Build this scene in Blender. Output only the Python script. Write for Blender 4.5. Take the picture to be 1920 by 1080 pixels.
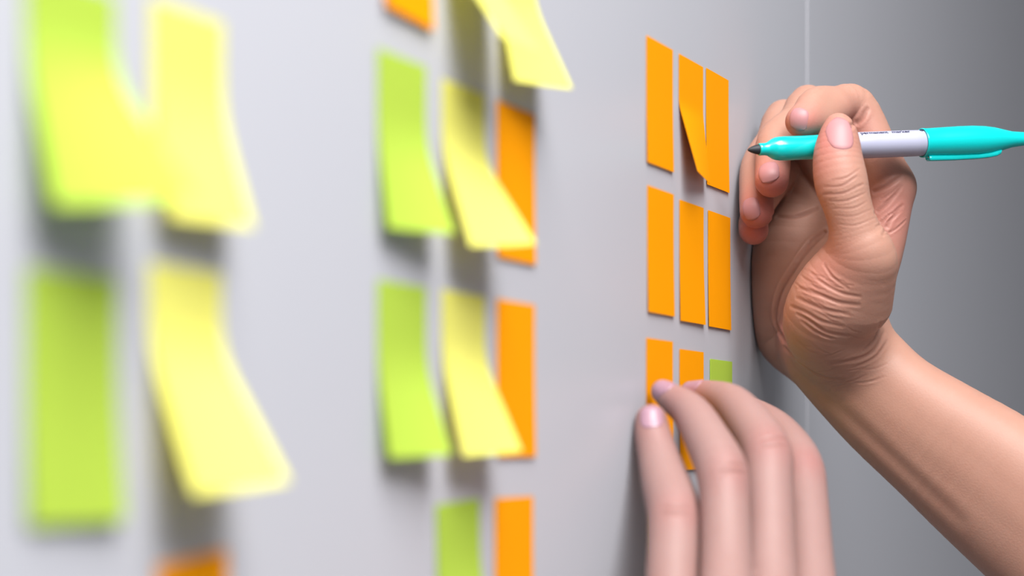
import bpy, math, random
import numpy as np
from mathutils import Vector, Matrix

random.seed(3); np.random.seed(3)
for o in list(bpy.data.objects):
    bpy.data.objects.remove(o)
S = bpy.context.scene
COL = S.collection

# ------------------------------------------------------------------ camera
F = 4450.0                       # focal length in pixels of the 1920 px frame
VX, HY = 2580.0, 840.0           # vanishing point of the wall, horizon row
T = (VX - 960.0) / F
TH = math.atan(T)
D = 0.2768                       # camera to wall, metres
H0 = 1.40                        # camera height
CP = np.array([D, 0.0, H0])
FWD = np.array([-math.sin(TH), math.cos(TH), 0.0])
RGT = np.array([math.cos(TH), math.sin(TH), 0.0])
UP = np.array([0.0, 0.0, 1.0])

cd = bpy.data.cameras.new('camera'); cam = bpy.data.objects.new('camera', cd); COL.objects.link(cam)
cd.sensor_width = 36.0
cd.lens = F / 1920.0 * 36.0
cd.shift_y = (HY - 540.0) / 1920.0
cd.clip_start = 0.02; cd.clip_end = 50
cd.dof.use_dof = True
cd.dof.focus_distance = 1.062
cd.dof.aperture_fstop = 4.9
cd.dof.aperture_blades = 0
cam.matrix_world = Matrix(((RGT[0], UP[0], -FWD[0], CP[0]), (RGT[1], UP[1], -FWD[1], CP[1]),
                           (RGT[2], UP[2], -FWD[2], CP[2]), (0, 0, 0, 1)))
S.camera = cam

# ------------------------------------------------------------------ world, lights, exposure
w = bpy.data.worlds.new('room_light'); S.world = w; w.use_nodes = True
bg = w.node_tree.nodes['Background']
bg.inputs[0].default_value = (0.93, 0.94, 1.0, 1); bg.inputs[1].default_value = 0.23

def area(name, loc, target, sx, sy, power, col):
    l = bpy.data.lights.new(name, 'AREA'); l.shape = 'RECTANGLE'; l.size = sx; l.size_y = sy
    l.energy = power; l.color = col
    o = bpy.data.objects.new(name, l); COL.objects.link(o)
    o.location = loc
    o.rotation_euler = (Vector(target) - Vector(loc)).to_track_quat('-Z', 'Y').to_euler()
    return o
area('ceiling_panel_light', (0.52, 0.30, 2.40), (0.40, 0.38, 1.4), 0.8, 1.0, 62.0, (1.0, 0.98, 0.96))
area('camera_fill_light', (1.05, -0.30, 1.60), (0.0, 0.55, 1.4), 1.0, 1.0, 2.8, (0.90, 0.95, 1.0))  # unseen fill added on the camera side, softens shadows from the ceiling panel

S.view_settings.view_transform = 'Standard'
S.view_settings.look = 'None'
S.view_settings.gamma = 1.0
S.view_settings.use_curve_mapping = False
S.view_settings.exposure = -0.30

# ------------------------------------------------------------------ helpers
def P(px, py, Z):
    """photograph pixel at depth Z (metres) -> world point"""
    return CP + Z * (FWD + (px - 960.0) / F * RGT + (HY - py) / F * UP)

def wall_pt(px, py):
    u = (px - 960.0) / F
    Z = D / (math.cos(TH) * (T - u))
    p = P(px, py, Z)
    return p[1], p[2]            # along-wall, height

def link(o, parent=None):
    COL.objects.link(o)
    if parent is not None:
        o.parent = parent
    return o

def tag(o, label=None, cat=None, group=None, kind=None):
    if label: o['label'] = label
    if cat: o['category'] = cat
    if group: o['group'] = group
    if kind: o['kind'] = kind
    return o

def mesh_obj(name, verts, faces, mat, parent=None, smooth=True):
    me = bpy.data.meshes.new(name)
    me.from_pydata([tuple(map(float, v)) for v in verts], [], [tuple(map(int, f)) for f in faces])
    me.validate(); me.update()
    if smooth:
        me.polygons.foreach_set('use_smooth', [True] * len(me.polygons))
    if mat: me.materials.append(mat)
    return link(bpy.data.objects.new(name, me), parent)

# ------------------------------------------------------------------ materials
def new_mat(name):
    m = bpy.data.materials.new(name); m.use_nodes = True
    nt = m.node_tree; b = nt.nodes['Principled BSDF']
    return m, nt, b

def noise(nt, scale, detail=3.0, rough=0.5):
    tc = nt.nodes.new('ShaderNodeTexCoord'); n = nt.nodes.new('ShaderNodeTexNoise')
    n.inputs['Scale'].default_value = scale; n.inputs['Detail'].default_value = detail
    n.inputs['Roughness'].default_value = rough
    nt.links.new(tc.outputs['Object'], n.inputs['Vector'])
    return n

def bump(nt, b, h, strength, dist):
    bp = nt.nodes.new('ShaderNodeBump'); bp.inputs['Strength'].default_value = strength
    bp.inputs['Distance'].default_value = dist
    nt.links.new(h, bp.inputs['Height']); nt.links.new(bp.outputs['Normal'], b.inputs['Normal'])
    return bp

def mat_wall():
    m, nt, b = new_mat('painted_board')
    n = noise(nt, 6.0, 4.0)
    r = nt.nodes.new('ShaderNodeValToRGB')
    r.color_ramp.elements[0].color = (0.462, 0.472, 0.522, 1); r.color_ramp.elements[1].color = (0.480, 0.490, 0.540, 1)
    nt.links.new(n.outputs['Fac'], r.inputs['Fac']); nt.links.new(r.outputs['Color'], b.inputs['Base Color'])
    b.inputs['Roughness'].default_value = 0.36
    b.inputs['Specular IOR Level'].default_value = 0.35
    return m

def mat_paper(name, col, trans, through=0.12):
    m, nt, b = new_mat(name)
    n = noise(nt, 260.0, 4.0, 0.6)
    mx = nt.nodes.new('ShaderNodeMix'); mx.data_type = 'RGBA'
    mx.inputs['A'].default_value = (*[c * 0.97 for c in col], 1); mx.inputs['B'].default_value = (*col, 1)
    nt.links.new(n.outputs['Fac'], mx.inputs['Factor'])
    nt.links.new(mx.outputs['Result'], b.inputs['Base Color'])
    b.inputs['Roughness'].default_value = 0.75
    b.inputs['Specular IOR Level'].default_value = 0.08
    n2 = noise(nt, 1800.0, 2.0)
    bump(nt, b, n2.outputs['Fac'], 0.12, 0.0002)
    tr = nt.nodes.new('ShaderNodeBsdfTranslucent'); tr.inputs['Color'].default_value = (*trans, 1)
    ms = nt.nodes.new('ShaderNodeMixShader'); ms.inputs[0].default_value = through
    out = nt.nodes['Material Output']
    nt.links.new(b.outputs[0], ms.inputs[1]); nt.links.new(tr.outputs[0], ms.inputs[2])
    nt.links.new(ms.outputs[0], out.inputs[0])
    return m

def mat_plastic(name, col, rough, coat=0.0, spec=0.5):
    m, nt, b = new_mat(name)
    n = noise(nt, 90.0)
    mx = nt.nodes.new('ShaderNodeMix'); mx.data_type = 'RGBA'
    mx.inputs['A'].default_value = (*[c * 0.96 for c in col], 1); mx.inputs['B'].default_value = (*col, 1)
    nt.links.new(n.outputs['Fac'], mx.inputs['Factor']); nt.links.new(mx.outputs['Result'], b.inputs['Base Color'])
    b.inputs['Roughness'].default_value = rough; b.inputs['Coat Weight'].default_value = coat
    b.inputs['Specular IOR Level'].default_value = spec
    return m

def mat_skin(name, base, pink, dark):
    """base skin with two painted masks stored on the mesh: 'pink' (finger ends, joints) and 'crease' (skin folds)"""
    m, nt, b = new_mat(name)
    n = noise(nt, 55.0, 5.0, 0.6)
    mot = nt.nodes.new('ShaderNodeMix'); mot.data_type = 'RGBA'
    mot.inputs['A'].default_value = (*[c * k for c, k in zip(base, (0.93, 0.88, 0.86))], 1)
    mot.inputs['B'].default_value = (*[min(1, c * k) for c, k in zip(base, (1.05, 1.08, 1.08))], 1)
    nt.links.new(n.outputs['Fac'], mot.inputs['Factor'])
    a1 = nt.nodes.new('ShaderNodeAttribute'); a1.attribute_name = 'pink'
    m1 = nt.nodes.new('ShaderNodeMix'); m1.data_type = 'RGBA'
    nt.links.new(a1.outputs['Fac'], m1.inputs['Factor']); nt.links.new(mot.outputs['Result'], m1.inputs['A'])
    m1.inputs['B'].default_value = (*pink, 1)
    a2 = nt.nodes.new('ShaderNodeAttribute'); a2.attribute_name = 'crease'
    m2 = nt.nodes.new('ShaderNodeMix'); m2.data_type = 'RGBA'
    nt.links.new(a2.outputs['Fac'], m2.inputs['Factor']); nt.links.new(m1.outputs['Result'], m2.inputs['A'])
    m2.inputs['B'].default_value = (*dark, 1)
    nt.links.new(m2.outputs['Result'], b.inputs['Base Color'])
    b.inputs['Roughness'].default_value = 0.52
    b.inputs['Specular IOR Level'].default_value = 0.35
    b.inputs['Subsurface Weight'].default_value = 0.22
    b.inputs['Subsurface Radius'].default_value = (1.0, 0.35, 0.2)
    b.inputs['Subsurface Scale'].default_value = 0.004
    n2 = noise(nt, 900.0, 3.0, 0.6)
    v = nt.nodes.new('ShaderNodeTexVoronoi'); v.inputs['Scale'].default_value = 1100.0
    tc = nt.nodes.new('ShaderNodeTexCoord'); nt.links.new(tc.outputs['Object'], v.inputs['Vector'])
    ad = nt.nodes.new('ShaderNodeMath'); ad.operation = 'ADD'
    nt.links.new(n2.outputs['Fac'], ad.inputs[0]); nt.links.new(v.outputs['Distance'], ad.inputs[1])
    bump(nt, b, ad.outputs[0], 0.10, 0.0004)
    return m

M_WALL = mat_wall()
M_SEAM = mat_plastic('joint_filler', (0.50, 0.50, 0.545), 0.45)
M_ORANGE = mat_paper('orange_paper', (0.96, 0.355, 0.0), (1.0, 0.33, 0.0))
M_YELLOW = mat_paper('yellow_paper', (0.88, 0.87, 0.22), (0.97, 0.92, 0.15), 0.32)
M_GREEN = mat_paper('green_paper', (0.52, 0.70, 0.09), (0.55, 0.80, 0.06), 0.30)
M_TEAL = mat_plastic('teal_plastic', (0.0, 0.52, 0.52), 0.22, 0.3)
M_BARREL = mat_plastic('grey_white_plastic', (0.37, 0.38, 0.50), 0.36)
M_NIB = mat_plastic('ink_soaked_felt', (0.012, 0.018, 0.026), 0.6)
M_INK = mat_plastic('printed_ink', (0.015, 0.015, 0.05), 0.5)
M_SKIN_A = mat_skin('tan_skin', (0.39, 0.210, 0.158), (0.46, 0.155, 0.14), (0.24, 0.095, 0.07))
M_SKIN_B = mat_skin('pale_skin', (0.285, 0.170, 0.157), (0.30, 0.125, 0.115), (0.20, 0.09, 0.07))
M_NAIL = mat_plastic('nail_plate', (0.41, 0.19, 0.20), 0.5)
M_NAIL_B = mat_plastic('pale_nail_plate', (0.33, 0.185, 0.235), 0.35)

# ------------------------------------------------------------------ the setting
def box(name, x0, x1, y0, y1, z0, z1, mat, bev=0.0):
    v = [(x, y, z) for x in (x0, x1) for y in (y0, y1) for z in (z0, z1)]
    f = [(0, 1, 3, 2), (4, 6, 7, 5), (0, 4, 5, 1), (2, 3, 7, 6), (0, 2, 6, 4), (1, 5, 7, 3)]
    o = mesh_obj(name, v, f, mat, None, False)
    if bev:
        md = o.modifiers.new('bevel', 'BEVEL'); md.width = bev; md.segments = 3
    return o
YS = wall_pt(1514, 100)[0]       # the joint between the two boards
tag(box('wall_left', -0.03, 0.0, -1.0, YS - 0.0008, 0.0, 3.0, M_WALL, 0.0012), kind='structure',
    label='pale grey board wall that the sticky notes are stuck to')
tag(box('wall_right', -0.03, 0.0, YS + 0.0008, 6.0, 0.0, 3.0, M_WALL, 0.0012), kind='structure',
    label='grey wall board beyond the vertical joint')
tag(box('trim_1', -0.02, 0.0001, YS - 0.0010, YS + 0.0010, 0.0, 3.0, M_SEAM, 0.0005), kind='structure',
    label='thin pale vertical joint strip between the wall boards')

tag(box('floor', -0.03, 4.0, -1.0, 6.0, -0.05, 0.0, mat_plastic('grey_carpet', (0.30, 0.29, 0.28), 0.9)), kind='structure',
    label='grey floor below the wall')

# ------------------------------------------------------------------ sticky notes
NW, NH = 0.0378, 0.0512
def smooth01(x):
    x = min(1.0, max(0.0, x)); return x * x * (3 - 2 * x)
def note(mat, colour, y0, z1, label, group, phi_l=2.0, phi_r=2.0, start=0.22, end=0.75, rot=0.0, w=NW, h=NH, back=0.0, gap=0.0, sag=0.0):
    """sheet stuck along its top band; phi = lift angle (degrees) reached at the free lower end, left / right edge.
    back>0 lets the sheet flatten again towards its end (an S-curve)."""
    NX, NS = 8, 26
    verts = []
    for i in range(NX + 1):
        a = i / NX
        ph = math.radians(phi_l + (phi_r - phi_l) * a)
        off = 0.0; drop = 0.0; ds = h / NS
        for j in range(NS + 1):
            s = j / NS
            verts.append((0.00035 + gap + off, w * (a - 0.5) + 0.0, -drop))
            ang = ph * smooth01((s + 0.5 / NS - start) / max(1e-3, end - start))
            if back:
                ang -= math.radians(back) * smooth01((s - 0.72) / 0.28)
            off += math.sin(ang) * ds; drop += math.cos(ang) * ds
    faces = []
    for i in range(NX):
        for j in range(NS):
            q = i * (NS + 1) + j
            faces.append((q, q + NS + 1, q + NS + 2, q + 1))
    # turn about the middle of the stuck edge
    c, s_ = math.cos(math.radians(rot)), math.sin(math.radians(rot))
    verts = [(x, c * y - s_ * z, s_ * y + c * z) for x, y, z in verts]
    o = mesh_obj('sticky_note', verts, faces, mat)
    o.location = (0, y0 + w / 2, z1)
    md = o.modifiers.new('thickness', 'SOLIDIFY'); md.thickness = 0.00016; md.offset = 0
    es = o.modifiers.new('crisp_edges', 'EDGE_SPLIT'); es.split_angle = math.radians(40)
    tag(o, label, 'sticky note', group)
    return o
H = H0
# near cluster, strongly out of focus
G = 'green and yellow sticky notes nearest the camera'
note(M_GREEN, 'green', 0.4497, H + 0.1055, 'blurred green sticky note with lifted end, top left corner of the photo', G, 12, 37, 0.14, 0.58, w=0.039, h=0.0535)
note(M_YELLOW, 'yellow', 0.5060, H + 0.1083, 'blurred yellow sticky note overlapped by the lifted green note beside it', G, 11, 17, 0.2, 0.7, h=0.0535)
note(M_GREEN, 'green', 0.4497, H + 0.0395, 'blurred green sticky note lying nearly flat under another green note', G, 2, 5, 0.2, 0.8, w=0.0395, h=0.0565)
note(M_YELLOW, 'yellow', 0.5050, H + 0.0445, 'blurred pale yellow note swinging out to the right beside the flat green note', G, 19, 30, 0.15, 0.55, rot=0, h=0.0575)
note(M_ORANGE, 'orange', 0.5085, H - 0.0272, 'blurred tilted orange note cut off by the bottom edge of the photo', 'orange sticky note nearest the camera', 2, 2, rot=4)
# middle cluster
G = 'sticky notes of the middle cluster'
note(M_ORANGE, 'orange', 0.6490, H + 0.1815, 'orange note cut by the top edge above the middle green note', G, 3, 3, rot=-2)
note(M_YELLOW, 'yellow', 0.6950, H + 0.1755, 'pale yellow note lifted far off the wall, beside the top cut orange note', G, 34, 34, 0.12, 0.5, h=0.053)
note(M_YELLOW, 'yellow', 0.7440, H + 0.1750, 'yellow note lifted off the wall with pointed right corner above an orange note', G, 11, 25, 0.15, 0.6, h=0.053)
note(M_GREEN, 'green', 0.6436, H + 0.1180, 'green note with curled lower end in the middle cluster, upper full row', G, 7, 20, 0.25, 0.7, h=0.0535)
note(M_YELLOW, 'yellow', 0.6950, H + 0.1165, 'yellow note lifted across the upper orange note of the middle cluster', G, 17, 33, 0.2, 0.6, h=0.0545)
note(M_ORANGE, 'orange', 0.7447, H + 0.1165, 'flat orange note half covered by a lifted yellow note, upper full row of middle cluster', G, 1, 1, h=0.0525)
note(M_GREEN, 'green', 0.6436, H + 0.0497, 'green note with curled lower end in the middle cluster, lower full row', G, 8, 18, 0.25, 0.7, h=0.053)
note(M_YELLOW, 'yellow', 0.6950, H + 0.0500, 'yellow note lifted across the lower orange note of the middle cluster', G, 13, 24, 0.2, 0.6, h=0.0535)
note(M_ORANGE, 'orange', 0.7447, H + 0.0500, 'flat orange note partly covered by yellow, lower full row of middle cluster', G, 1, 1, h=0.053)
note(M_GREEN, 'green', 0.6900, H - 0.0172, 'dull green note at the bottom edge left of an orange note', G, 8, 14, 0.2, 0.8, rot=2)
note(M_ORANGE, 'orange', 0.7430, H - 0.0168, 'flat uncovered orange note at the bottom edge, beside a dull green note', G, 1, 1)
# far cluster, in focus
G = 'sticky notes beside the two hands'
note(M_ORANGE, 'orange', 0.9182, H + 0.1665, 'flat orange note, top row of the sharp cluster, left of the lifted one', G, 1, 1)
note(M_ORANGE, 'orange', 0.9657, H + 0.1665, 'sharp orange note whose lower half folds out over its right neighbour', G, 16, 6, 0.34, 0.5)
note(M_ORANGE, 'orange', 1.0090, H + 0.1670, 'flat orange note under the lifted corner, nearest the marker tip', G, 1, 1)
note(M_ORANGE, 'orange', 0.9195, H + 0.1062, 'flat orange note, middle row of the sharp cluster, left', G, 1, 1)
note(M_ORANGE, 'orange', 0.9666, H + 0.1050, 'flat orange note, centre of the nine in the sharp cluster', G, 1, 2)
note(M_ORANGE, 'orange', 1.0122, H + 0.1048, 'flat orange note, middle row of the sharp cluster, beside the curled fingers', G, 1, 1)
note(M_ORANGE, 'orange', 0.9182, H + 0.0445, 'orange note pressed by the fingertips of the lower hand, left', G, 1, 1)
note(M_ORANGE, 'orange', 0.9666, H + 0.0419, 'orange note right behind the middle fingertip of the lower hand', G, 1, 1)
note(M_GREEN, 'green', 1.0155, H + 0.0394, 'small showing top of a green note just above the lower hand', G, 4, 4)
note(M_GREEN, 'green', 0.9182, H - 0.0165, 'shaded green note behind the little finger of the lower hand', G, 3, 3)

# ------------------------------------------------------------------ marker
TIP = P(1402, 281, 1.037); END = P(1955, 259, 1.0835)
AX = (END - TIP) / np.linalg.norm(END - TIP)
E1 = np.cross(AX, np.cross(UP, AX)); 
E1 = UP - AX * np.dot(UP, AX); E1 /= np.linalg.norm(E1)        # up
E2 = np.cross(E1, AX)                                           # sideways
if np.dot(E2, CP - TIP) < 0: E2 = -E2                           # towards the photographer
def ring_pt(s, r, ang):          # ang 0 = towards viewer, 90 = up
    return TIP + AX * s + r * (math.cos(ang) * E2 + math.sin(ang) * E1)
def lathe(name, prof, mat, parent, n=48):
    base = TIP
    v = []; f = []
    for s, r in prof:
        for k in range(n):
            v.append(ring_pt(s / 1000, max(r, 0.02) / 1000, 2 * math.pi * k / n) - base)
    for i in range(len(prof) - 1):
        for k in range(n):
            f.append((i * n + k, i * n + (k + 1) % n, (i + 1) * n + (k + 1) % n, (i + 1) * n + k))
    f.append(tuple(range(n))); f.append(tuple(range((len(prof) - 1) * n, len(prof) * n)))
    o = mesh_obj(name, v, f, mat, parent)
    return o
marker = link(bpy.data.objects.new('marker', None)); marker.location = TIP
marker.empty_display_size = 0.01
tag(marker, 'turquoise and grey felt tip marker held in the upper hand, cap on its end', 'marker')
lathe('nib', [(0, .25), (.35, .62), (1.0, 1.0), (2.2, 1.5), (3.6, 1.95), (4.8, 2.15), (6.2, 2.2), (7.5, 2.2)], M_NIB, marker)['label'] = 'dark bullet shaped felt nib'
lathe('grip', [(5.2, 2.2), (5.2, 2.55), (5.6, 2.72), (6.4, 2.7), (8.2, 2.72), (9.3, 2.95), (10.4, 3.6), (11.8, 4.45), (13.2, 4.98), (15, 5.25), (18, 5.36),
               (22, 5.3), (26, 5.25), (30, 5.3), (36, 5.45), (46, 5.6), (48.5, 5.6), (48.8, 5.4)], M_TEAL, marker)['label'] = 'turquoise plastic grip narrowing to the nib'
lathe('barrel', [(48.4, 5.4), (48.6, 5.75), (49.2, 5.86), (60, 5.88), (80, 5.86), (98, 5.7), (98.2, 5.2)], M_BARREL, marker)['label'] = 'light grey lettered barrel'
cap = lathe('cap', [(98, 5.0), (88, 5.95), (85.6, 5.97), (85.2, 6.15), (85.2, 6.5), (85.6, 6.62), (86.4, 6.6), (87.4, 6.5), (95, 6.68), (104, 6.9), (111, 6.9), (117, 6.55), (122, 5.85), (127, 4.65),
                    (131, 3.7), (136, 3.2), (139.3, 3.0), (139.8, 2.6)], M_TEAL, marker)
cap['label'] = 'turquoise cap pushed on the back end'
def clip_mesh():
    v = []; f = []
    prof = [(87.0, 6.2, 7.6), (87.4, 6.0, 8.2), (88.5, 6.0, 8.35), (100, 6.3, 8.5), (112, 6.4, 8.35), (118, 5.9, 8.0), (121.5, 5.2, 7.5), (123.6, 4.9, 6.6), (124.0, 4.9, 5.6)]
    hw = 1.9
    for s, r0, r1 in prof:
        for a, b in ((-hw, r0), (hw, r0), (hw, r1 - .35), (hw - .4, r1), (-hw + .4, r1), (-hw, r1 - .35)):
            v.append(AX * s / 1000 + (E2 * (a + 1.2) - E1 * b) / 1000)
    n = 6
    for i in range(len(prof) - 1):
        for k in range(n):
            f.append((i * n + k, i * n + (k + 1) % n, (i + 1) * n + (k + 1) % n, (i + 1) * n + k))
    f.append(tuple(range(n))); f.append(tuple(range((len(prof) - 1) * n, len(prof) * n)))
    return v, f
v, f = clip_mesh()
mesh_obj('clip', v, f, M_TEAL, cap, True)
def lettering(text, s0, size, ang0, parent):
    cu = bpy.data.curves.new('lettering', 'FONT'); cu.body = text; cu.size = size; cu.extrude = 0.00003; cu.offset = 0.00005; cu.resolution_u = 3
    to = bpy.data.objects.new('tmp', cu); COL.objects.link(to)
    bpy.context.view_layer.update()
    me = bpy.data.meshes.new_from_object(to.evaluated_get(bpy.context.evaluated_depsgraph_get()))
    bpy.data.objects.remove(to)
    R = 0.00592
    for vt in me.vertices:
        x, y, z = vt.co
        p = ring_pt(s0 + x, R + z, ang0 + y / R)
        vt.co = p - TIP
    me.name = 'lettering'; me.materials.clear(); me.materials.append(M_INK)
    return link(bpy.data.objects.new('lettering', me), parent)
lettering('permanent', 0.0535, 0.0031, math.radians(50), marker)['label'] = 'dark printed lettering'
lettering('marker', 0.0690, 0.0031, math.radians(50), marker)
lettering('\u00ae', 0.0835, 0.0024, math.radians(58), marker)

# ------------------------------------------------------------------ hands: a signed-distance body turned into one mesh
def seg_d(x, y, z, a, b, ra, rb):
    ab = b - a; il = 1.0 / (float(ab @ ab) + 1e-12)
    ax, ay, az = float(a[0]), float(a[1]), float(a[2]); bx, by, bz = float(ab[0]), float(ab[1]), float(ab[2])
    qx = x - ax; qy = y - ay; qz = z - az
    t = qx * (bx * il); t += qy * (by * il); t += qz * (bz * il)
    np.maximum(t, 0, out=t); np.minimum(t, 1, out=t)
    qx -= t * bx; qy -= t * by; qz -= t * bz
    qx *= qx; qy *= qy; qz *= qz; qx += qy; qx += qz
    np.sqrt(qx, out=qx); t *= float(rb - ra); t += float(ra); qx -= t
    return qx
def smin(a, b, k):
    h = np.clip(k - np.abs(a - b), 0, None) / k
    return np.minimum(a, b) - h * h * k * 0.25
def smax(a, b, k): return -smin(-a, -b, k)
def spline(a, sub):
    """Catmull-Rom through the rows of a"""
    a = np.asarray(a, float); n = len(a)
    if n < 3 or sub < 2: return a
    out = []
    for i in range(n - 1):
        p0 = a[i - 1] if i else 2 * a[0] - a[1]; p3 = a[i + 2] if i + 2 < n else 2 * a[-1] - a[-2]
        for t in np.arange(sub) / sub:
            out.append(0.5 * (2 * a[i] + (a[i + 1] - p0) * t + (2 * p0 - 5 * a[i] + 4 * a[i + 1] - p3) * t * t + (3 * a[i] - p0 - 3 * a[i + 1] + p3) * t ** 3))
    return np.array(out + [a[-1]])
class Chain:
    """smooth limb through points (px, py, Z, radius px)"""
    FAR = 0.014
    box = None
    def __init__(s, pts, sub=4):
        q = spline([list(P(a, b, z)) + [r * z / F] for a, b, z, r in pts], sub)
        s.p, s.r = q[:, :3], q[:, 3]
        s.lo = (s.p - s.r[:, None]).min(0) - s.FAR; s.hi = (s.p + s.r[:, None]).max(0) + s.FAR
    def d(s, p):
        out = np.full(len(p), s.FAR)
        if len(p) > 500:
            pl, ph = s.box if s.box is not None else (p.min(0), p.max(0))
            if (pl > s.hi).any() or (ph < s.lo).any(): return out
        idx = np.nonzero(((p > s.lo) & (p < s.hi)).all(1))[0]
        if len(idx):
            x, y, z = (np.ascontiguousarray(p[idx, k]) for k in range(3)); o = None
            for i in range(len(s.p) - 1):
                e = seg_d(x, y, z, s.p[i], s.p[i + 1], s.r[i], s.r[i + 1])
                o = e if o is None else np.minimum(o, e)
            out[idx] = np.minimum(o, s.FAR)
        return out
class Multi:
    def __init__(s, *c): s.c = c
    def d(s, p):
        o = s.c[0].d(p)
        for e in s.c[1:]: o = smin(o, e.d(p), 0.004)
        return o

class Body:
    def __init__(s, core, fingers, k_core, k_finger, thumb=None, k_thumb=0.006, carve=None):
        s.core, s.fingers, s.kc, s.kf, s.thumb, s.kt, s.carve = core, fingers, k_core, k_finger, thumb, k_thumb, carve
        s.creases = []; s.todo = []
    def base(s, p):
        Chain.box = (p.min(0), p.max(0))
        d = None
        for c in s.core:
            e = c.d(p); d = e if d is None else smin(d, e, s.kc)
        core = d
        out = core
        if s.thumb is not None:
            out = smin(out, s.thumb.d(p), s.kt)
        fs = [smin(core, f.d(p), s.kf) for f in s.fingers]
        for e in fs: out = smin(out, e, 0.0008)
        if s.carve is not None: out = s.carve(p, out)
        return out
    def crease_depth(s, p):
        g = np.zeros(len(p)); m = np.zeros(len(p))
        pl, ph = p.min(0), p.max(0)
        for pts, wd, dp, tone in s.creases:
            lo = pts.min(0) - 4 * wd; hi = pts.max(0) + 4 * wd
            if (pl > hi).any() or (ph < lo).any(): continue
            idx = np.nonzero(((p > lo) & (p < hi)).all(1))[0]
            if not len(idx): continue
            q = p[idx]; best = np.full(len(idx), 9.0); tt = np.zeros(len(idx)); n = len(pts) - 1
            for i in range(n):
                ab = pts[i + 1] - pts[i]; L = ab @ ab + 1e-12
                t = np.clip(((q - pts[i]) @ ab) / L, 0, 1)
                dd = np.sqrt(((q - pts[i] - t[:, None] * ab) ** 2).sum(1))
                u = dd < best; best[u] = dd[u]; tt[u] = (i + t[u]) / n
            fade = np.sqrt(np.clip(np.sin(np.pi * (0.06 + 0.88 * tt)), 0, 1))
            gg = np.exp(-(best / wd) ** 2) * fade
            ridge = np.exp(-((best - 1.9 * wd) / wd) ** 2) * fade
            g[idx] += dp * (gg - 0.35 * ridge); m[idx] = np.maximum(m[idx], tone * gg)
        return g, m
    def d(s, p):
        o = s.base(p)
        if s.creases: o = o + s.crease_depth(p)[0]
        return o
    def trace(s, px, py, z0=0.6, z1=1.3):
        """first surface points met by the sight lines through pixels"""
        px = np.atleast_1d(np.asarray(px, float)); py = np.atleast_1d(np.asarray(py, float))
        a = np.stack([P(i, j, 1.0) - CP for i, j in zip(px, py)])
        n = np.linalg.norm(a, axis=1); z = np.full(len(px), z0)
        for _ in range(110):
            e = s.base(CP + a * z[:, None])
            z = np.minimum(z + np.where(e > 2e-5, np.maximum(e, 2e-5) / n * 0.9, 0), z1)
        return CP + a * z[:, None]
    def crease(s, px, wd=0.0007, dp=0.0004, tone=0.5):
        """a skin fold along a line; the lines are laid onto the body together in lay()"""
        q = spline(px, 4) if len(px) > 2 else np.array([np.array(px[0]) * (1 - t) + np.array(px[1]) * t for t in np.linspace(0, 1, 4)])
        s.todo.append((q, wd, dp, tone))
    def bounds(s):
        cs = []
        for c in s.core + s.fingers + [s.thumb]: cs += c.c if isinstance(c, Multi) else [c]
        lo = np.min([c.lo for c in cs], 0) + Chain.FAR - 0.004; hi = np.max([c.hi for c in cs], 0) - Chain.FAR + 0.004
        lo[0] = max(lo[0], -0.002); return lo, hi
    def lay(s):
        q = np.concatenate([c[0] for c in s.todo]); w = s.trace(q[:, 0], q[:, 1]); i = 0
        for c in s.todo:
            s.creases.append((w[i:i + len(c[0])],) + c[1:]); i += len(c[0])

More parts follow.
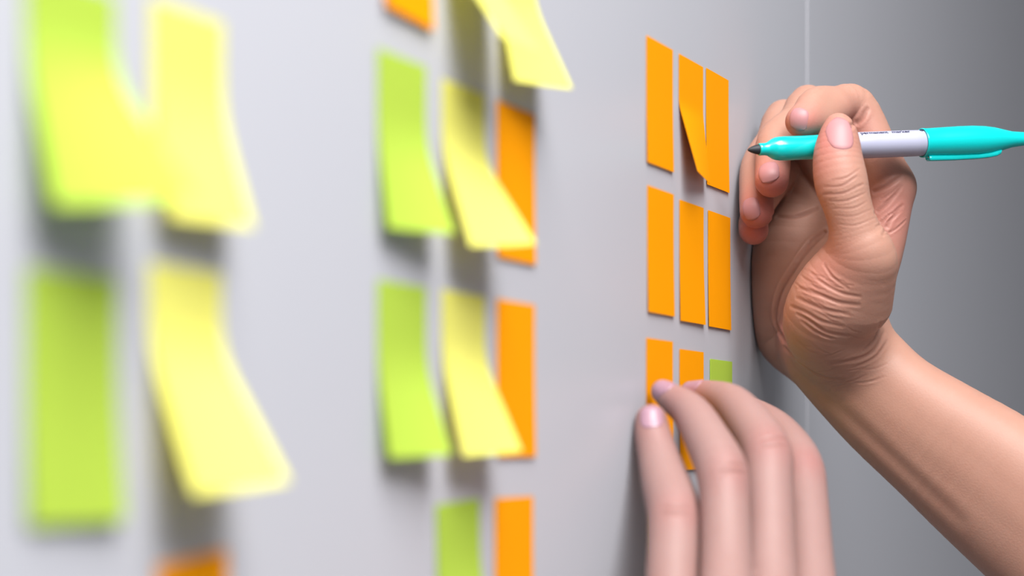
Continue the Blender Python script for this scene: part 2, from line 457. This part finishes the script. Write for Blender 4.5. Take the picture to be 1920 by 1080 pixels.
def mesh_body(body, lo, hi, h, name, mat, pinks, B=8):
    n = np.ceil((hi - lo) / h / B).astype(int) * B + 1
    D3 = np.empty(n, np.float32)
    nb = (n - 1) // B
    ci = np.stack(np.meshgrid(*[np.arange(k) for k in nb], indexing='ij'), -1).reshape(-1, 3)
    cc = lo + (ci * B + B / 2) * h
    dc = np.concatenate([body.base(q) for q in np.array_split(cc, 64)])
    band = B * h * 0.9 + 0.002
    loc = np.stack(np.meshgrid(*[np.arange(B + 1)] * 3, indexing='ij'), -1).reshape(-1, 3)
    act = np.abs(dc) < band
    small = dc.reshape(nb).astype(np.float32)
    big = np.repeat(np.repeat(np.repeat(small, B, 0), B, 1), B, 2)
    D3[:-1, :-1, :-1] = big; D3[-1] = D3[-2]; D3[:, -1] = D3[:, -2]; D3[:, :, -1] = D3[:, :, -2]
    ids = ci[act] * B
    sb = ids // (3 * B); key = (sb[:, 0] * 1000 + sb[:, 1]) * 1000 + sb[:, 2]
    for kk in np.unique(key):
        blk = ids[key == kk]
        g = (blk[:, None, :] + loc[None]).reshape(-1, 3)
        D3[g[:, 0], g[:, 1], g[:, 2]] = body.d(lo + g * h)
    ins = D3 < 0
    cnt = np.zeros(n - 1, np.uint8)
    for a in (0, 1):
        for b in (0, 1):
            for c in (0, 1):
                cnt += ins[a:n[0] - 1 + a, b:n[1] - 1 + b, c:n[2] - 1 + c]
    cells = np.argwhere((cnt > 0) & (cnt < 8))
    vid = np.full(n - 1, -1, np.int64); vid[cells[:, 0], cells[:, 1], cells[:, 2]] = np.arange(len(cells))
    acc = np.zeros((len(cells), 3)); num = np.zeros(len(cells))
    cor = [(a, b, c) for a in (0, 1) for b in (0, 1) for c in (0, 1)]
    val = {c: D3[cells[:, 0] + c[0], cells[:, 1] + c[1], cells[:, 2] + c[2]] for c in cor}
    for c in cor:
        for ax in range(3):
            if c[ax]: continue
            c2 = list(c); c2[ax] = 1; c2 = tuple(c2)
            a, b = val[c], val[c2]
            x = (a < 0) != (b < 0)
            t = np.where(x, a / np.where(a - b == 0, 1, a - b), 0)
            p = np.tile(np.array(c, float), (len(cells), 1)); p[:, ax] = t
            acc[x] += p[x]; num[x] += 1
    V = lo + (cells + acc / np.maximum(num, 1)[:, None]) * h
    quads = []
    for ax in range(3):
        o1, o2 = [(1, 2), (2, 0), (0, 1)][ax]
        sl = [slice(1, k - 1) for k in n]; sl[ax] = slice(0, n[ax] - 1)
        s2 = list(sl); s2[ax] = slice(1, n[ax])
        A = ins[tuple(sl)]; Bq = ins[tuple(s2)]
        e = np.argwhere(A != Bq); flip = A[e[:, 0], e[:, 1], e[:, 2]]
        st = np.array([s.start for s in sl]); e = e + st
        def cv(d1, d2):
            q = e.copy(); q[:, o1] -= d1; q[:, o2] -= d2
            return vid[q[:, 0], q[:, 1], q[:, 2]]
        Q = np.stack([cv(1, 1), cv(0, 1), cv(0, 0), cv(1, 0)], 1)
        Q[~flip] = Q[~flip][:, ::-1]
        quads.append(Q)
    Q = np.concatenate(quads); Q = Q[(Q >= 0).all(1)]
    # even the vertices out, then put them back onto the surface and take the normals from the body itself
    ed = np.concatenate([Q[:, [0, 1]], Q[:, [1, 2]], Q[:, [2, 3]], Q[:, [3, 0]]])
    deg = np.bincount(ed[:, 0], minlength=len(V)).astype(float)
    vk = ((V - lo) / (3 * B * h)).astype(int); vk = (vk[:, 0] * 1000 + vk[:, 1]) * 1000 + vk[:, 2]
    od = np.argsort(vk, kind='stable'); groups = np.split(od, np.nonzero(np.diff(vk[od]))[0] + 1)
    def grad(V, eps):
        d0 = np.empty(len(V)); g = np.empty((len(V), 3))
        for i in groups:
            q = V[i]; e0 = body.d(q); d0[i] = e0
            for k in range(3): g[i, k] = (body.d(q + np.eye(3)[k] * eps) - e0) / eps
        return d0, g
    for _ in range(2):
        sm = np.stack([np.bincount(ed[:, 0], V[ed[:, 1], k], minlength=len(V)) for k in range(3)], 1)
        V = np.where(deg[:, None] > 0, sm / np.maximum(deg, 1)[:, None], V) * 0.6 + V * 0.4
    d0, gr = grad(V, h * 0.4)
    V = V - gr * (d0 / np.maximum((gr * gr).sum(1), 0.2))[:, None].clip(-h, h)
    Nn = grad(V, 0.00022)[1]; Nn /= np.linalg.norm(Nn, axis=1)[:, None] + 1e-9
    me = bpy.data.meshes.new(name)
    org = lo
    me.vertices.add(len(V)); me.vertices.foreach_set('co', (V - org).astype(np.float32).ravel())
    me.loops.add(Q.size); me.loops.foreach_set('vertex_index', Q.astype(np.int32).ravel())
    me.polygons.add(len(Q)); me.polygons.foreach_set('loop_start', np.arange(0, Q.size, 4, dtype=np.int32))
    me.polygons.foreach_set('use_smooth', np.ones(len(Q), bool))
    me.update(calc_edges=True); me.validate()
    pk = np.zeros(len(V))
    for c, r, a in pinks:
        pk = np.maximum(pk, a * np.exp(-(((V - c) ** 2).sum(1)) / (r * r)))
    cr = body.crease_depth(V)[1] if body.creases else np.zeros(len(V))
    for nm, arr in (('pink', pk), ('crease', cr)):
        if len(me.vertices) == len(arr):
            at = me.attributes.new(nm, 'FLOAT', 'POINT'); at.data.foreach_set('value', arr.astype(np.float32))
    me.normals_split_custom_set_from_vertices(Nn.astype(np.float32).tolist())
    me.materials.append(mat)
    o = link(bpy.data.objects.new(name, me)); o.location = org
    return o

def nail(body, hand, px, py, z, normal, along, length, width, mat, lift=0.00035):
    """nail plate laid on the finger end: normal / along in camera axes (right, up, towards camera)"""
    def cw(v): return v[0] * RGT + v[1] * UP - v[2] * FWD
    nn = cw(normal); nn = nn / np.linalg.norm(nn)
    al = cw(along); al = al - nn * (al @ nn); al /= np.linalg.norm(al)
    sd = np.cross(al, nn)
    c = body.trace(px, py)[0]
    NA, NB = 12, 12
    pts = []; edge = []
    for j in range(NB + 1):
        b = -1 + 2 * j / NB
        for i in range(NA + 1):
            a = -1 + 2 * i / NA
            # rounded outline: straight-ish sides, round base and free edge
            wv = (1 - abs(b) ** 3.2 * 0.42)
            pts.append(c + sd * a * wv * width / 2 + al * (b - 0.16 * (a * a) * (1 if b > 0 else -0.9) * abs(b)) * length / 2 + nn * 0.004)
            edge.append(max(abs(a), abs(b)))
    q = np.array(pts); edge = np.array(edge)
    live = np.zeros(len(q))
    for _ in range(40):
        live = live + np.clip(body.base(q), -0.001, 0.001) * 0.8
        live = np.clip(live, -0.003, 0.009); q = np.array(pts) - nn * live[:, None]
    for _ in range(6):
        d0 = body.base(q); g = np.stack([body.base(q + np.eye(3)[k] * 2e-4) - d0 for k in range(3)], 1) / 2e-4
        q = q - g * np.clip(d0, -0.002, 0.002)[:, None]
    bl = np.array([(-1 + 2 * (k // (NA + 1)) / NB) for k in range(len(q))])
    off = np.where(edge > 0.99, -0.00025, lift * (1 - 0.3 * edge ** 4)) 
    off = np.where((bl > 0.7) & (edge > 0.99), lift * 1.1, off)
    q = q + nn * off[:, None]
    v = list(q - np.array(hand.location)); f = []
    for j in range(NB):
        for i in range(NA):
            k = j * (NA + 1) + i
            f.append((k, k + 1, k + NA + 2, k + NA + 1))
    o = mesh_obj('nail', v, f, mat, hand)
    md = o.modifiers.new('thickness', 'SOLIDIFY'); md.thickness = 0.0004; md.offset = -1
    return o

def wall_clip(p, d, k=0.0008): return smax(d, 0.0006 - p[:, 0], k)

# ---- upper hand (right hand, holding the marker)
def fore(ax):
    """two parallel bones give the forearm its flat oval section"""
    a = []; b = []; c = []
    for i, (x, y, hw, z) in enumerate(ax):
        j = min(i + 1, len(ax) - 1); k = max(i - 1, 0)
        dx, dy = ax[j][0] - ax[k][0], ax[j][1] - ax[k][1]; L = math.hypot(dx, dy)
        nx, ny = dy / L, -dx / L
        o = 0.40 * hw; r = 0.60 * hw
        a.append((x + nx * o, y + ny * o, z - 0.002, r)); b.append((x - nx * o, y - ny * o, z + 0.006, r)); c.append((x, y, z, r * 0.98))
    return [Chain(a), Chain(b), Chain(c)]
arm = [(1566, 650, 100, 1.086), (1612, 702, 101, 1.082), (1672, 762, 105, 1.076), (1765, 832, 119, 1.068), (1862, 905, 135, 1.060), (2030, 1040, 152, 1.045), (2200, 1175, 165, 1.03), (2330, 1280, 172, 1.02), (2520, 1430, 176, 1.005), (2640, 1525, 176, 0.995)]
core = fore(arm) + [
    Chain([(1668, 352, 1.082, 46), (1643, 480, 1.080, 46), (1588, 615, 1.078, 56)]),
    Chain([(1640, 365, 1.097, 46), (1606, 480, 1.092, 50), (1570, 620, 1.085, 56)]),
    Chain([(1600, 385, 1.112, 46), (1570, 490, 1.105, 52), (1550, 630, 1.09, 56)]),
    Chain([(1556, 400, 1.121, 46), (1530, 500, 1.114, 56), (1520, 630, 1.10, 58)]),
    Chain([(1500, 392, 1.128, 44), (1478, 470, 1.122, 66), (1475, 530, 1.122, 70), (1477, 590, 1.125, 68), (1486, 630, 1.127, 64), (1530, 670, 1.11, 60)]),
    Chain([(1560, 370, 1.128, 40), (1500, 400, 1.128, 40)]),
    Chain([(1600, 500, 1.046, 66), (1566, 560, 1.052, 80), (1548, 604, 1.060, 78), (1570, 640, 1.072, 80)]),
    Chain([(1636, 494, 1.036, 34), (1610, 560, 1.05, 60)]),
]
thumb = Chain([(1572, 240, 1.0385, 28), (1572, 264, 1.037, 39), (1571, 298, 1.0355, 46.5), (1577, 340, 1.034, 50), (1587, 378, 1.0335, 46), (1597, 412, 1.034, 45), (1607, 445, 1.035, 48), (1618, 480, 1.037, 54), (1600, 540, 1.048, 62)])
index_pad = Chain([(1500, 229, 1.053, 25), (1530, 226, 1.058, 27), (1566, 205, 1.068, 30)])
index = Chain([(1668, 352, 1.082, 46), (1640, 280, 1.080, 42), (1604, 201, 1.080, 38.5), (1566, 195, 1.072, 33), (1529, 196, 1.063, 32), (1505, 226, 1.052, 27)])
middle = Chain([(1640, 365, 1.097, 46), (1530, 202, 1.104, 38), (1490, 232, 1.096, 34), (1453, 264, 1.085, 33.5), (1449, 310, 1.074, 33), (1447, 338, 1.067, 32)])
ringf = Chain([(1600, 385, 1.112, 46), (1484, 226, 1.117, 37), (1450, 268, 1.107, 34), (1422, 312, 1.094, 33), (1419, 365, 1.084, 33), (1419, 396, 1.079, 32)])
pinky = Chain([(1556, 408, 1.119, 42), (1486, 318, 1.124, 33), (1434, 368, 1.106, 29), (1414, 412, 1.094, 28), (1413, 431, 1.089, 28)])
pen_a, pen_b = TIP + AX * 0.013, TIP + AX * 0.12
def carve_a(p, d):
    d = wall_clip(p, d)
    t = np.clip((p - TIP) @ AX, 0, 0.14)
    r = np.interp(t, [0, .006, .0095, .0145, .018, .030, .048, .049, .098], [.0005, .0027, .0030, .0053, .0055, .0054, .0057, .0060, .0060])
    q = p - TIP - t[:, None] * AX
    pen = np.sqrt((q * q).sum(1)) - r
    return smax(d, -pen, 0.0006)
bodyA = Body(core, [Multi(index, index_pad), middle, ringf, pinky], 0.009, 0.0045, thumb, 0.0075, carve_a)
C = bodyA.crease
# thumb joint folds
C([(1546, 350), (1578, 348), (1606, 331)], .00055, .00018, .45); C([(1545, 364), (1580, 362), (1618, 345)], .0006, .00022, .5)
C([(1556, 377), (1588, 376), (1624, 360)], .0005, .00016, .4); C([(1562, 391), (1600, 390), (1626, 377)], .0005, .00013, .3)
C([(1560, 338), (1588, 332), (1612, 316)], .0005, .00014, .35); C([(1566, 404), (1600, 405), (1634, 392)], .0005, .0001, .25)
C([(1570, 420), (1604, 422), (1640, 408)], .0005, .0001, .2)
# life line along the ball of the thumb
C([(1546, 437), (1512, 470), (1482, 512), (1462, 548), (1454, 585), (1458, 615), (1474, 645)], .0012, .0009, .6)
C([(1552, 430), (1520, 452), (1496, 486)], .0009, .0005, .5)
# wrinkles over the ball of the thumb
C([(1493, 558), (1520, 570), (1552, 582), (1590, 588)], .0008, .00034, .35)
C([(1482, 574), (1512, 586), (1540, 602), (1580, 612)], .0008, .00034, .35)
C([(1494, 588), (1522, 604), (1548, 622), (1590, 630)], .0008, .00034, .35)
C([(1503, 602), (1530, 622), (1560, 634)], .0008, .00034, .35)
C([(1498, 540), (1530, 550), (1570, 566), (1610, 572)], .0008, .0004, .35)
C([(1520, 512), (1545, 532), (1580, 550), (1612, 556)], .0007, .00035, .3)
C([(1545, 496), (1562, 520), (1590, 540)], .0006, .0003, .3)
# wrist folds
C([(1658, 622), (1640, 655), (1612, 672), (1560, 682)], .0010, .0004, .45)
C([(1650, 606), (1640, 635), (1620, 655)], .0009, .00035, .4)
C([(1470, 650), (1500, 680), (1540, 705), (1580, 712)], .0010, .0005, .35)
C([(1664, 640), (1640, 670), (1600, 690)], .0008, .0002, .3)
# tendon groove down the forearm
C([(1488, 690), (1560, 754), (1640, 828), (1720, 902), (1800, 975)], .0034, .0006, .05)
# fine skin lines over the ball of the thumb and the wrist
rr = random.Random(11)
for k in range(26):
    x, y = rr.uniform(1490, 1590), rr.uniform(500, 640); L = rr.uniform(18, 45); sl = 0.75 - 0.35 * (x - 1490) / 100 + rr.uniform(-.12, .12)
    C([(x, y), (x + L * .5, y + L * .5 * sl + 1.5), (x + L, y + L * sl * .8)], .0005, rr.uniform(.00006, .00013), .22)
for k in range(14):
    x, y = rr.uniform(1530, 1630), rr.uniform(650, 725); L = rr.uniform(25, 60)
    C([(x, y), (x + L * .5, y - 2), (x + L, y - L * .25)], .0005, rr.uniform(.00005, .0001), .18)
for k in range(10):
    x, y = rr.uniform(1640, 1665), rr.uniform(350, 450); L = rr.uniform(20, 40)
    C([(x, y), (x + L * .5, y - L * .3), (x + L, y - L * .75)], .0005, rr.uniform(.0001, .0002), .3)
# palm, between thumb and index
C([(1632, 362), (1660, 350), (1690, 330)], .0009, .0006, .5); C([(1640, 400), (1665, 380), (1690, 350)], .0008, .0004, .3)
C([(1655, 440), (1672, 410), (1692, 385)], .0008, .0004, .3)
C([(1448, 405), (1490, 407), (1530, 392)], .0010, .0007, .6)
# inside of the index knuckle
C([(1590, 238), (1612, 226), (1626, 205)], .0011, .0008, .6)
pinksA = [(np.asarray(P(*q)), r, a) for q, r, a in [
    ((1545, 262, 1.03), .013, .7), ((1500, 240, 1.045), .012, .75), ((1447, 345, 1.06), .014, .95), ((1419, 405, 1.07), .014, .95), ((1412, 440, 1.08), .013, 1.0),
    ((1430, 620, 1.09), .014, .7), ((1600, 240, 1.07), .012, .4), ((1680, 400, 1.07), .020, .5), ((1530, 500, 1.03), .015, .4), ((1540, 300, 1.03), .012, .5)]]
bodyA.lay()
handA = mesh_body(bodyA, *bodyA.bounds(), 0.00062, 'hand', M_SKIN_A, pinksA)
tag(handA, 'tan right hand with bare forearm gripping the turquoise marker, heel resting on the wall', 'hand')
nail(bodyA, handA, 1577, 250, 1.03, (0.22, 0.10, 1), (0.02, 1, 0.15), .0165, .0122, M_NAIL)
nail(bodyA, handA, 1495, 218, 1.045, (-0.55, 0.45, 0.75), (-0.35, -1, 0.2), .0100, .0088, M_NAIL)
nail(bodyA, handA, 1439, 321, 1.06, (-0.45, 0.15, 0.9), (0.15, -1, 0.5), .0110, .0102, M_NAIL)
nail(bodyA, handA, 1406, 390, 1.07, (-0.5, 0.1, 0.85), (0.05, -1, 0.4), .0110, .0092, M_NAIL)

# ---- lower hand (left hand, smoothing a note)
coreB = [
    Chain([(1262, 1170, 0.868, 54), (1300, 1340, 0.80, 62), (1370, 1480, 0.76, 70)]),
    Chain([(1362, 1150, 0.855, 54), (1390, 1330, 0.79, 62), (1420, 1480, 0.75, 70)]),
    Chain([(1447, 1150, 0.872, 54), (1455, 1330, 0.80, 62), (1460, 1480, 0.75, 70)]),
    Chain([(1525, 1160, 0.895, 52), (1520, 1330, 0.82, 62), (1500, 1480, 0.76, 70)]),
    Chain([(1420, 1480, 0.755, 95), (1500, 1720, 0.68, 100), (1620, 2000, 0.62, 120)]),
    Chain([(1480, 1480, 0.765, 95), (1560, 1720, 0.69, 100), (1680, 2000, 0.63, 120)]),
]
pinkyB = Chain([(1221, 788, 0.9395, 30), (1224, 815, 0.9365, 34), (1235, 858, 0.930, 39), (1249, 908, 0.919, 46), (1263, 958, 0.906, 51), (1264, 1020, 0.894, 51), (1262, 1090, 0.882, 52), (1262, 1170, 0.868, 54)])
ringB = Chain([(1243, 735, 0.9555, 22), (1262, 748, 0.951, 28), (1297, 775, 0.938, 36), (1328, 828, 0.922, 43), (1354, 886, 0.906, 49), (1360, 960, 0.894, 47), (1362, 1060, 0.876, 49), (1362, 1150, 0.855, 54)])
middleB = Chain([(1298, 738, 0.994, 23), (1330, 742, 0.985, 29), (1372, 758, 0.968, 37), (1408, 800, 0.95, 44), (1437, 850, 0.93, 49), (1441, 920, 0.916, 47), (1444, 1040, 0.894, 49), (1447, 1150, 0.872, 54)])
indexB = Chain([(1385, 762, 1.03, 24), (1420, 780, 1.018, 30), (1462, 812, 0.998, 36), (1500, 870, 0.968, 42), (1511, 940, 0.95, 42), (1519, 1060, 0.92, 45), (1525, 1160, 0.895, 52)])
thumbB = Chain([(1425, 1100, 1.0, 40), (1440, 1180, 0.96, 45), (1500, 1300, 0.86, 60), (1500, 1420, 0.79, 70)])
bodyB = Body(coreB, [pinkyB, ringB, middleB, indexB], 0.008, 0.004, thumbB, 0.007, lambda p, d: wall_clip(p, d))
C = bodyB.crease
for cx, cy in ((1268, 958), (1374, 880), (1452, 830)):
    C([(cx - 26, cy - 6), (cx, cy - 10), (cx + 24, cy - 6)], .0009, .0004, .45)
    C([(cx - 26, cy + 6), (cx, cy + 4), (cx + 24, cy + 8)], .0009, .0004, .45)
pinksB = [(np.asarray(P(*q)), r, a) for q, r, a in [
    ((1222, 775, 0.93), .011, .5), ((1240, 725, 0.94), .010, .5), ((1272, 960, 0.895), .009, .55), ((1375, 884, 0.895), .010, .55),
    ((1452, 826, 0.92), .011, .6), ((1520, 858, 0.955), .010, .65), ((1300, 720, 0.985), .010, .5)]]
bodyB.lay()
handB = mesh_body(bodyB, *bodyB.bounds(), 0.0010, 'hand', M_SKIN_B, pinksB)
tag(handB, 'pale left hand seen from its back, fingertips pressing an orange note to the wall', 'hand')
nail(bodyB, handB, 1221, 782, 0.92, (-0.15, 0.35, 1), (-0.1, 1, -0.3), .0110, .0098, M_NAIL_B)
nail(bodyB, handB, 1243, 722, 0.945, (-0.3, 1.0, 0.7), (-0.8, 0.2, -0.6), .0110, .0100, M_NAIL_B)
nail(bodyB, handB, 1296, 722, 0.985, (-0.2, 1.0, 0.6), (-0.8, 0.2, -0.6), .0110, .0100, M_NAIL_B)
